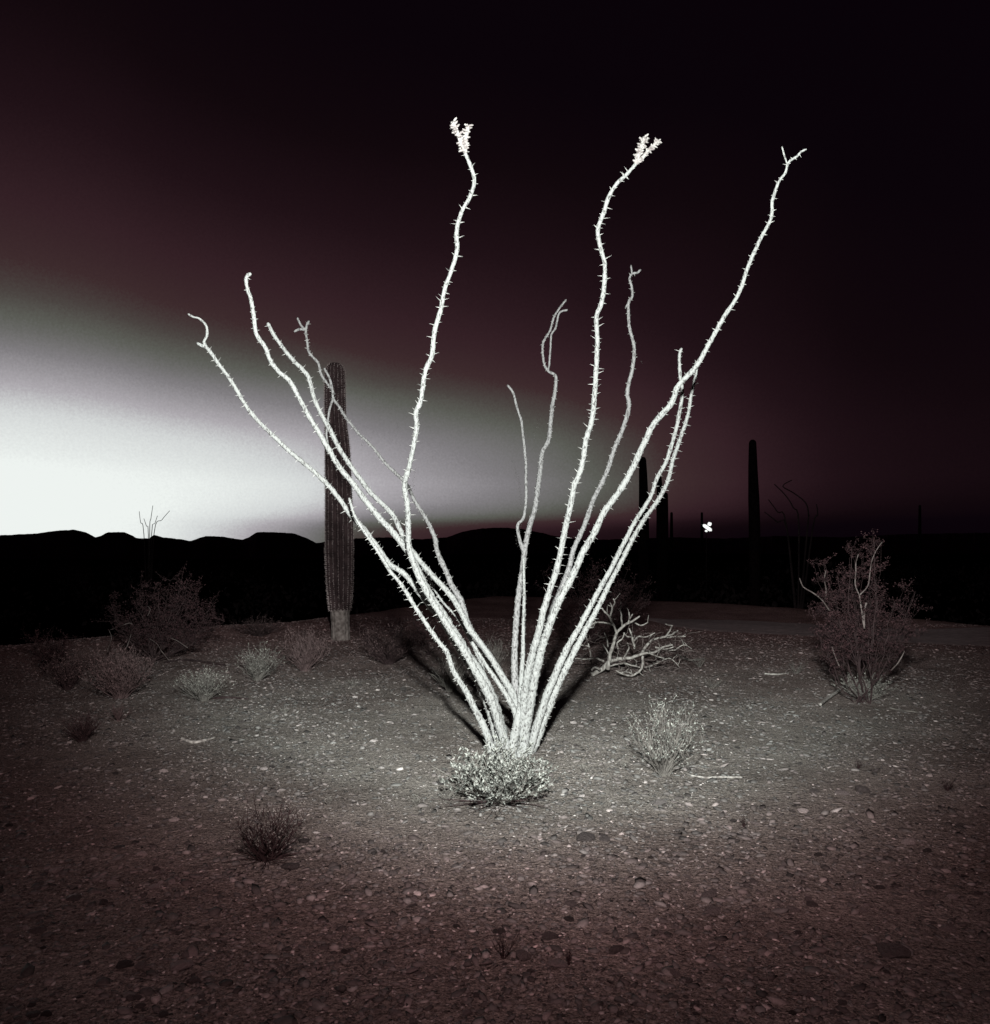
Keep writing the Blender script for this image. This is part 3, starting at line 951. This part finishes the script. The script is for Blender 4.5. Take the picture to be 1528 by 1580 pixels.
# ------------------------------------------------------------------ low plants
def twig_fan(base, n, height, spread, mat_b, mat_l, root, r0=.003, leaf=.010, leaf_n=6, subs=2, up=.55, droop=0.0, bias=(0, 0), bname='branches', lname='foliage', leaf_from=.3, wig=.12):
    mb, lb = MB(), MB()
    for i in range(n):
        a = random.uniform(0, 2 * math.pi)
        q = math.sqrt(random.random())
        tipx = spread * q * math.cos(a) + bias[0]
        tipy = spread * q * math.sin(a) + bias[1]
        hz_ = height * (1 - up * q * q) * random.uniform(.7, 1.08)
        st_ = base + Vector((tipx, tipy, 0)) * random.uniform(.03, .15)
        segs = 6
        P = []
        wv = Vector((random.gauss(0, 1), random.gauss(0, 1), 0)) * wig * height
        for k in range(segs + 1):
            t_ = k / segs
            p = st_ + Vector((tipx, tipy, 0)) * (t_ ** (1 + droop)) * .9 + Vector((0, 0, hz_ * t_ ** (.92)))
            p += wv * math.sin(t_ * 2.6) * .4 + Vector((random.gauss(0, 1), random.gauss(0, 1), random.gauss(0, .6))) * height * .018
            P.append(p)
        P[0].z = base.z - .01
        mb.tube(P, [r0 * (1 - .75 * k / segs) for k in range(segs + 1)], 4, cap=False)
        lines = [P]
        for s_ in range(subs):
            k = random.randint(1, segs - 1)
            d = (P[k + 1] - P[k]).normalized() + Vector((random.gauss(0, .5), random.gauss(0, .5), random.gauss(.1, .3)))
            ln = height * random.uniform(.15, .42)
            Q = [P[k]]
            dd = d.normalized()
            for _ in range(3):
                dd = (dd + Vector((random.gauss(0, .18), random.gauss(0, .18), .1))).normalized()
                Q.append(Q[-1] + dd * ln / 3)
            mb.tube(Q, [r0 * .5, r0 * .4, r0 * .3, r0 * .2], 3, cap=False)
            lines.append(Q)
        for Q in lines:
            for _ in range(leaf_n):
                t_ = random.uniform(leaf_from, 1) * (len(Q) - 1.001)
                k = int(t_)
                p = Q[k].lerp(Q[k + 1], t_ - k)
                if p.z < base.z + .01: continue
                d = (Q[k + 1] - Q[k]).normalized() + Vector((random.gauss(0, .8), random.gauss(0, .8), random.gauss(.2, .6)))
                lb.leaf(p, d, leaf * random.uniform(.6, 1.4), leaf * .5 * random.uniform(.6, 1.3))
    mb.build(bname, mat_b, root, kind='stuff')
    if lb.v: lb.build(lname, mat_l, root, kind='stuff')

def shrub(name, px, py, wpx, hpx, label, mat_b, mat_l, n=70, cat='shrub', group='low desert shrubs', **kw):
    g = ground_at(px, py)
    root = empty(name, g)
    tag(root, label, cat, group)
    s = g.y / F
    twig_fan(g, n, hpx * s, wpx * .5 * s, mat_b, mat_l, root, **kw)
    return root, g

lb_root, lb_g = shrub('leafy_shrub', 768, 1241, 168, 84, 'pale leafy bush crowding the foot of the big ocotillo', M_drywood, M_leaf_pale, n=120, r0=.0032, leaf=.024, leaf_n=8, subs=4, up=.55, leaf_from=.45, wig=.45)
shrub('twiggy_shrub', 1025, 1196, 128, 108, 'pale fan-shaped twiggy shrub on open gravel right of the ocotillo foot', M_drywood, M_leaf_pale, n=48, r0=.0032, leaf=.018, leaf_n=5, subs=3, up=.22, wig=.22)
fg_root, fg_g = shrub('twiggy_shrub', 412, 1328, 125, 96, 'nearest twiggy shrub, dark with bright tips, in the left foreground', M_darkwood, M_leaf_pale, n=70, r0=.0028, leaf=.011, leaf_n=3, subs=3, up=.35, leaf_from=.6, wig=.25)
shrub('twiggy_shrub', 314, 1082, 96, 52, 'low wide grassy shrub in front, beside a dark fallen stick', M_drywood, M_leaf_grey, n=80, r0=.003, leaf=.018, leaf_n=3, subs=3, up=.4, wig=.22)
shrub('twiggy_shrub', 397, 1050, 74, 54, 'rounded pale grassy shrub between the low wide shrub and the saguaro', M_drywood, M_leaf_grey, n=80, r0=.0034, leaf=.018, leaf_n=3, subs=3, up=.4, wig=.22)
shrub('twiggy_shrub', 470, 1036, 78, 70, 'upright brown twiggy shrub close left of the saguaro foot', M_redwood, M_leaf_brown, n=60, r0=.004, leaf=.020, leaf_n=3, subs=4, up=.4, wig=.25)
shrub('twiggy_shrub', 186, 1078, 104, 82, 'bushy reddish shrub in front of the big dark creosote at left', M_redwood, M_leaf_brown, n=80, r0=.0036, leaf=.024, leaf_n=5, subs=4, up=.4, wig=.25)
shrub('twiggy_shrub', 127, 1147, 64, 48, 'small dark tuft at the far left with bare ground before it', M_darkwood, M_leaf_brown, n=80, r0=.0028, leaf=.009, leaf_n=3, subs=2, up=.4)
shrub('twiggy_shrub', 182, 1114, 42, 28, 'very small sprig just below the bushy reddish shrub at left', M_redwood, M_leaf_brown, n=30, r0=.0026, leaf=.010, leaf_n=3, subs=2, up=.4)
shrub('twiggy_shrub', 104, 1066, 82, 62, 'dim shrub at the left edge beside the bushy reddish shrub', M_darkwood, M_leaf_brown, n=65, r0=.0035, leaf=.022, leaf_n=3, subs=2, up=.4)
shrub('twiggy_shrub', 600, 1026, 96, 66, 'dark spreading shrub just right of the saguaro foot', M_darkwood, M_leaf_brown, n=70, r0=.004, leaf=.022, leaf_n=4, subs=4, up=.4, wig=.25)
shrub('twiggy_shrub', 694, 1068, 76, 56, 'dry grassy shrub behind the left ocotillo stems, on the gravel', M_drywood, M_leaf_grey, n=80, r0=.0034, leaf=.010, leaf_n=2, subs=2, up=.4)
shrub('twiggy_shrub', 762, 1040, 48, 56, 'faint thin grassy plant seen between the central ocotillo stems', M_drywood, M_leaf_grey, n=50, r0=.003, leaf=.010, leaf_n=3, subs=2, up=.3)
shrub('twiggy_shrub', 400, 982, 90, 32, 'dim low brush on the dark crest left of the saguaro', M_darkwood, M_leaf_brown, n=90, r0=.004, leaf=.016, leaf_n=4, subs=2, up=.5)
shrub('twiggy_shrub', 1335, 1082, 96, 40, 'short tangled brush at the foot of the big right creosote', M_drywood, M_leaf_grey, n=90, r0=.003, leaf=.014, leaf_n=5, subs=3, up=.4)

twig_fan(lb_g, 46, .07, .42, M_darkwood, M_leaf_grey, lb_root, r0=.003, leaf_n=0, subs=4, up=.7, wig=1.2, bname='dead_twigs')
twig_fan(lb_g, 12, .30, .42, M_palewood, M_leaf_grey, lb_root, r0=.0022, leaf_n=0, subs=1, up=.2, wig=.3, bname='bare_twigs')
twig_fan(fg_g, 34, .04, .26, M_darkwood, M_leaf_grey, fg_root, r0=.0022, leaf_n=0, subs=3, up=.7, wig=1.2, bname='dead_twigs')

# small sprigs
for i, (px, py, w, h, lab) in enumerate([
    (507, 1247, 16, 16, 'tiny sprig on gravel left of the leafy bush, farther one'), (642, 1248, 24, 20, 'tiny bushy sprig beside the left edge of the leafy bush'),
    (905, 1196, 26, 14, 'tiny leafy sprig left of the fan-shaped shrub'), (962, 1186, 20, 12, 'tiny sprig touching the left of the fan-shaped shrub'),
    (690, 1238, 34, 26, 'small leafy sprig below the ocotillo bush at its lower left'), (1147, 1278, 12, 20, 'thin dark sprig alone on gravel at centre right'),
    (1325, 1190, 14, 18, 'small sprig on the dim gravel below the big right creosote'), (1462, 1222, 24, 26, 'small sprig near the right edge of the gravel'),
    (778, 1486, 64, 76, 'sparse thin twig plant at the bottom centre foreground'), (878, 1494, 14, 30, 'single bare sprout at the bottom just right of the twig plant'),
    (1098, 1062, 44, 20, 'low sprig right of the bleached dead branches'), (1080, 1030, 28, 18, 'small tuft at the tip of the bleached dead branches'),
    (1228, 1040, 44, 24, 'low sprig on the lit soil left of the big right creosote'), (440, 1102, 20, 10, 'tiny dry sprig on gravel below the rounded grassy shrub'),
    (546, 1060, 26, 14, 'tiny pale sprig in front of the saguaro')]):
    thin = 'twig plant' in lab or 'sprout' in lab
    shrub('sprig', px, py, w, h, lab, M_darkwood if (thin or i in (5, 6, 7)) else M_drywood, M_leaf_brown if thin else M_leaf_grey, n=14 if thin else 22, cat='plant', group='small sprigs on the gravel',
          r0=.0013 if thin else .0018, leaf=.007, leaf_n=0 if thin else 3, subs=1, up=.3)

# creosote bushes
def leaf_clump(lb, c, rad_, n, leaf):
    for _ in range(n):
        d = Vector((random.gauss(0, 1), random.gauss(0, 1), random.gauss(0, 1)))
        p = c + d.normalized() * rad_ * random.random() ** .5
        lb.leaf(p, Vector((random.gauss(0, .8), random.gauss(0, .8), random.uniform(.1, 1.2))), leaf * random.uniform(.6, 1.4), leaf * .55)

def creosote(foot, specs, depth_spread, label, leaf=.02, r0=.008, nl=34, explicit=(), clump=.08, mat_l=None):
    """specs: list of (px,py) crown points; a limb runs from foot to each and ends in leafy twigs"""
    g = ground_at(*foot)
    root = empty('creosote_bush', g)
    tag(root, label, 'bush', 'creosote bushes')
    mb, lb = MB(), MB()
    mains = []
    order = sorted(specs)
    nm = max(4, len(specs) // 6)
    for i in range(nm):
        px, py = order[int((i + .5) * len(order) / nm)]
        D = g.y + random.gauss(0, depth_spread * .4)
        tip = pix(px, py, D)
        st_ = g + Vector((random.gauss(0, .05), random.gauss(0, .05), -.02))
        out_ = Vector((tip.x - st_.x, tip.y - st_.y, 0))
        P = []
        for k in range(11):
            t_ = k / 10
            p = st_.lerp(tip, t_) + out_ * .16 * math.sin(t_ * 3.14)
            p += Vector((mnoise.noise(Vector((k * .55, i * 3.1, 0))), mnoise.noise(Vector((k * .55, i * 3.1, 7))), .3 * mnoise.noise(Vector((k * .6, i, 3))))) * .09 * math.sin(t_ * 3.0)
            P.append(p)
        mb.tube(P, [r0 * (1 - .65 * k / 10) for k in range(11)], 5, cap=False)
        mains.append(P)
    for (px, py) in specs:
        D = g.y + random.gauss(0, depth_spread * .5)
        tip = pix(px, py, D)
        cand = min(mains, key=lambda Q: (Q[-1] - tip).length * random.uniform(.6, 1.4))
        s0 = cand[random.randint(2, 7)]
        P = []
        for k in range(7):
            t_ = k / 6
            p = s0.lerp(tip, t_) + Vector((0, 0, -.05 * math.sin(t_ * 3.14)))
            p += Vector((mnoise.noise(Vector((k * .7, px, 0))), mnoise.noise(Vector((k * .7, px, 5))), .5 * mnoise.noise(Vector((k * .7, px, 9))))) * .10 * math.sin(t_ * 3.1)
            P.append(p)
        mb.tube(P, [r0 * .55 * (1 - .7 * k / 6) for k in range(7)], 4, cap=False)
        for j in range(8):
            k = random.randint(2, 6)
            d = Vector((random.gauss(0, .8), random.gauss(0, .8), random.uniform(-.1, .8))).normalized()
            ln = random.uniform(.05, .16) * clump / .07
            Q = [P[k]]
            for _ in range(3):
                d = (d + Vector((random.gauss(0, .3), random.gauss(0, .3), .12))).normalized()
                Q.append(Q[-1] + d * ln / 3)
            mb.tube(Q, [r0 * .26, r0 * .2, r0 * .15, r0 * .1], 3, cap=False)
            for q in Q[1:]:
                leaf_clump(lb, q, clump * random.uniform(.25, .5), nl // 5, leaf)
    mb.build('branches', M_darkwood, root, kind='stuff')
    lb.build('foliage', mat_l or M_leaf_dark, root, kind='stuff')
    for pts, w in explicit:
        m_ = MB()
        P = [(*pix(px, py, g.y - .12), ww * .3 / F * g.y) for (px, py), ww in zip(pts, np.linspace(w[0], w[1], len(pts)))]
        C = catmull(P, .03)
        m_.tube([Vector(c[:3]) for c in C], [c[3] for c in C], 6, rough=.3)
        m_.build('limb', M_wood_dim, root, True)
    return root, g

def scatter_ellipse(cx_, cy_, rx, ry, n):
    out = []
    for _ in range(n):
        a = random.uniform(0, 6.283); q = math.sqrt(random.random())
        out.append((cx_ + rx * q * math.cos(a), cy_ + ry * q * math.sin(a)))
    return out

sp_r = (scatter_ellipse(1265, 930, 24, 22, 7) + scatter_ellipse(1320, 945, 70, 40, 26) + scatter_ellipse(1385, 930, 42, 32, 14) +
        scatter_ellipse(1268, 880, 13, 14, 5) + scatter_ellipse(1318, 855, 16, 10, 6) + scatter_ellipse(1352, 848, 10, 14, 6) + scatter_ellipse(1300, 893, 12, 10, 3) +
        scatter_ellipse(1400, 975, 34, 20, 6) + scatter_ellipse(1262, 975, 26, 18, 6))
creosote((1330, 1084), sp_r, .28, 'large dark creosote bush standing alone at the right with bare twigs on top', leaf=.018, r0=.006, nl=42, clump=.075,
         explicit=[([(1334, 970), (1331, 950), (1328, 930), (1326, 918)], (4.5, 3.5)), ([(1326, 918), (1320, 902), (1321, 880), (1321, 868), (1325, 855)], (3.5, 2)),
                   ([(1326, 919), (1339, 905), (1342, 890), (1345, 868), (1352, 850), (1362, 836)], (3.2, 1.5)), ([(1280, 942), (1268, 925), (1252, 913), (1240, 906), (1234, 892)], (4, 2)),
                   ([(1274, 925), (1275, 908), (1272, 894), (1275, 880)], (3.5, 2.5)), ([(1334, 968), (1334, 945), (1337, 930)], (4, 5)), ([(1375, 1035), (1388, 1020), (1396, 1005)], (4, 3)),
                   ([(1296, 1030), (1288, 1010), (1284, 998)], (3.5, 3))])
creosote((235, 1022), scatter_ellipse(255, 905, 45, 24, 16) + scatter_ellipse(195, 945, 42, 28, 12) + scatter_ellipse(290, 935, 50, 30, 16) + scatter_ellipse(240, 965, 80, 26, 20) +
         scatter_ellipse(330, 965, 24, 16, 5), .45,
         'sprawling dark creosote bush on the left below the ridge', leaf=.022, r0=.009, nl=26, clump=.10,
         explicit=[([(165, 1005), (172, 985), (168, 972)], (2, 1)), ([(195, 1000), (202, 980), (203, 962), (186, 966), (170, 972)], (2.2, 1.2)), ([(228, 950), (232, 940), (228, 935)], (2, 1)),
                   ([(290, 1000), (272, 988), (256, 982)], (2, 1)), ([(262, 1020), (248, 1003), (243, 994), (230, 985)], (2, 1))])
creosote((900, 1000), scatter_ellipse(930, 905, 60, 40, 26) + scatter_ellipse(850, 890, 26, 26, 6) + scatter_ellipse(975, 925, 34, 26, 12) + scatter_ellipse(900, 950, 80, 26, 18), .6,
         'dim creosote bush in the dark behind the right-hand ocotillo stems', leaf=.026, r0=.010, nl=26, clump=.12)
creosote((70, 1040), scatter_ellipse(95, 985, 50, 22, 14), .4, 'dim low creosote bush at the far left edge', leaf=.02, r0=.008, nl=22, clump=.09)
creosote((660, 1012), scatter_ellipse(660, 965, 55, 22, 12), .4, 'dim creosote bush behind the crossing left ocotillo stems', leaf=.024, r0=.008, nl=20, clump=.10)

# bleached dead shrub
g = ground_at(926, 1042)
dead = empty('dead_shrub', g)
tag(dead, 'bleached dead shrub with thick antler-like bare branches right of the ocotillo', 'dead shrub')
def c5(x, y): return (660 + x / 3.161, 780 + y / 3.161)
limbs = [
    ([(800, 832), (850, 800), (890, 760), (930, 750), (1000, 740), (1060, 720), (1110, 715), (1150, 690), (1195, 680)], 9, 3, 0.0),
    ([(880, 800), (890, 730), (905, 680), (925, 620), (960, 585), (1005, 560), (1035, 540)], 7.5, 3, -.1),
    ([(925, 625), (905, 580), (885, 540), (865, 520), (850, 500)], 4.5, 2.5, -.1),
    ([(890, 545), (900, 500), (890, 475)], 3.5, 2, -.05), ([(900, 500), (915, 470), (905, 455)], 3, 2, -.05),
    ([(905, 585), (880, 575), (840, 570), (810, 575), (780, 610)], 4, 2.2, -.1),
    ([(950, 590), (945, 545), (940, 500)], 3.6, 2.4, .05), ([(975, 580), (985, 550), (982, 520)], 3.6, 2.4, .05), ([(985, 555), (1000, 530)], 3, 2, .05),
    ([(1000, 565), (1040, 585), (1075, 570)], 3, 2, .1),
    ([(1010, 700), (1000, 650), (985, 600)], 4.5, 3, .1), ([(1005, 660), (1030, 640), (1070, 640), (1110, 620)], 3.5, 2, .1), ([(1000, 640), (975, 640), (955, 620)], 3, 2, .1),
    ([(1040, 730), (1070, 680), (1110, 650), (1160, 640), (1180, 610), (1195, 585)], 5.5, 2.5, .15), ([(1160, 640), (1200, 625), (1220, 610)], 3.5, 2, .15),
    ([(1150, 645), (1200, 640), (1260, 638)], 2.6, 1.5, .2), ([(1110, 690), (1160, 700), (1200, 690)], 3, 1.8, .1), ([(1080, 720), (1130, 740), (1155, 745)], 3, 2, -.1),
    ([(1050, 735), (1045, 790), (1005, 828), (960, 825), (920, 805)], 4.8, 3, -.25), ([(1005, 828), (985, 815), (950, 812)], 3, 2, -.28),
    ([(890, 735), (870, 700), (850, 670)], 3.5, 2, .2), ([(860, 760), (820, 745), (770, 750), (720, 745)], 4, 2, .1), ([(840, 800), (815, 790), (800, 805)], 5, 3, -.15),
    ([(880, 690), (875, 650), (860, 620)], 3, 2, .2), ([(800, 745), (790, 700), (775, 640)], 3, 1.8, .3), ([(790, 690), (750, 680), (700, 690)], 3, 1.8, .3),
    ([(930, 700), (925, 670), (950, 650), (960, 620)], 4, 2.4, .0), ([(960, 740), (980, 700), (975, 670)], 3.5, 2.4, .05), ([(1140, 700), (1200, 705), (1250, 680), (1290, 700)], 3, 1.5, .2),
    ([(870, 790), (950, 770), (1050, 790), (1120, 770), (1180, 745), (1230, 790)], 3.5, 1.5, .25)]
for pts, w0, w1, dz in limbs:
    m_ = MB()
    P = []
    for i, (x, y) in enumerate(pts):
        px, py = c5(x, y)
        D = g.y + dz + .05 * math.sin(i * 2.1 + x)
        p = pix(px, py, D)
        zmin = H(p.x, p.y) + .01
        if p.z < zmin:
            q = ground_at(px, py); p = q + Vector((0, 0, .015))
        P.append((p.x, p.y, p.z, (w0 + (w1 - w0) * i / (len(pts) - 1)) * .42 / F * D))
    C = catmull(P, .02)
    m_.tube([Vector(c[:3]) + Vector((mnoise.noise(Vector((i * .3, x, 0))), 0, mnoise.noise(Vector((i * .3, x, 4))))) * .008 for i, c in enumerate(C)], [c[3] for c in C], 7, rough=.3, seed=x)
    for k in range(6, len(C), 4):
        if random.random() < .55:
            q = Vector(C[k][:3])
            d = Vector((random.gauss(0, 1), random.gauss(0, .7), random.gauss(.35, .7))).normalized()
            Q = [q]
            for _ in range(3):
                d = (d + Vector((random.gauss(0, .35), random.gauss(0, .35), random.gauss(.05, .3)))).normalized()
                Q.append(Q[-1] + d * random.uniform(.015, .045))
            m_.tube(Q, [.005, .0042, .0035, .002], 4, cap=False)
    m_.build('branch', M_wood, dead, True)

mb = MB()
for _ in range(150):
    px, py = random.uniform(900, 1062), random.uniform(975, 1040)
    D = g.y + random.uniform(-.1, .45)
    p = pix(px, py, D)
    p.z = max(p.z, H(p.x, p.y) + .01)
    d = Vector((random.gauss(0, 1), random.gauss(0, .6), random.gauss(.1, .5))).normalized()
    Q = [p]
    for _ in range(4):
        d = (d + Vector((random.gauss(0, .35), random.gauss(0, .35), random.gauss(0, .3)))).normalized()
        q = Q[-1] + d * random.uniform(.02, .06)
        q.z = max(q.z, H(q.x, q.y) + .006)
        Q.append(q)
    mb.tube(Q, [.005, .004, .0035, .003, .002], 4, cap=False)
mb.build('twigs', M_wood_dim, dead, kind='stuff')

# fallen sticks
def stick(pts, w, mat, label, lift=.008):
    P = []
    for px, py in pts:
        g_ = ground_at(px, py)
        P.append((g_.x, g_.y, g_.z + lift, w * .5 / F * g_.y))
    P[-1] = (*P[-1][:3], P[-1][3] * .4)
    C = catmull(P, .02)
    m_ = MB()
    loc = Vector(P[0][:3])
    m_.tube([Vector(c[:3]) - loc + Vector((0, 0, .004 * mnoise.noise(Vector((i * .4, w, 0))))) for i, c in enumerate(C)], [c[3] for c in C], 6, rough=.3)
    o = m_.build('fallen_stick', mat, None, True)
    o.location = loc
    tag(o, label, 'stick')
stick([(1145, 1202), (1115, 1203), (1085, 1202), (1058, 1196)], 3.5, M_wood, 'thin pale stick lying right of the fan-shaped shrub foot')
stick([(280, 1142), (298, 1148), (315, 1145), (332, 1140)], 5, M_wood, 'short pale curved stick lying on the gravel at left')
stick([(328, 1080), (350, 1079), (384, 1081)], 4, M_darkwood, 'dark fallen stick lying right of the low wide grassy shrub')
stick([(1266, 1093), (1280, 1082), (1295, 1070), (1310, 1056)], 4.5, M_wood, 'pale stick leaning out of the left foot of the big right creosote', lift=.03)
stick([(1373, 1095), (1395, 1099), (1412, 1101), (1431, 1107)], 3, M_drywood, 'long thin twig lying right of the big right creosote')
stick([(1180, 1041), (1200, 1042), (1218, 1040)], 3, M_wood, 'small pale twig lying on soil left of the big right creosote')
stick([(255, 1024), (285, 1020), (320, 1024), (352, 1028)], 4, M_darkwood, 'long dark branch lying before the sprawling left creosote')
stick([(1045, 1012), (1065, 1020), (1088, 1018)], 3.5, M_drywood, 'fallen twig at the right tip of the bleached dead shrub')

# litter of tiny twigs
mb = MB()
for _ in range(900):
    px, py = random.uniform(-100, 1620), 985 + 560 * random.random() ** 1.1
    g_ = ground_at(px, py)
    a = random.uniform(0, 3.14)
    ln = random.uniform(.02, .09)
    d = Vector((math.cos(a), math.sin(a), random.gauss(0, .12))) * ln
    p = g_ + Vector((0, 0, .008))
    mb.tube([p, p + d * .5 + Vector((random.gauss(0, .004), random.gauss(0, .004), .006)), p + d], [.0015, .0013, .0008], 3, cap=False)
o = mb.build('twig_litter', M_drywood, None)
tag(o, 'scattered dry twig litter over the gravel', 'twigs', kind='stuff')

# far scrub in the dark basin
mb = MB()
for _ in range(520):
    D = random.uniform(30, 150)
    px = random.uniform(-500, 2000)
    x = (px - CX) / F * D
    z0 = H(x, D)
    hgt = random.uniform(.8, 2.0)
    for _ in range(34):
        d = Vector((random.gauss(0, .55), random.gauss(0, .55), abs(random.gauss(.5, .3)))) * hgt
        c = Vector((x, D, z0)) + d
        mb.leaf(c, Vector((random.gauss(0, 1), random.gauss(0, 1), random.gauss(.5, 1))), .22 * hgt, .13 * hgt)
o = mb.build('distant_scrub', M_scrub, None)
tag(o, 'dark scrub covering the low ground beyond the crest', 'scrub', kind='stuff')
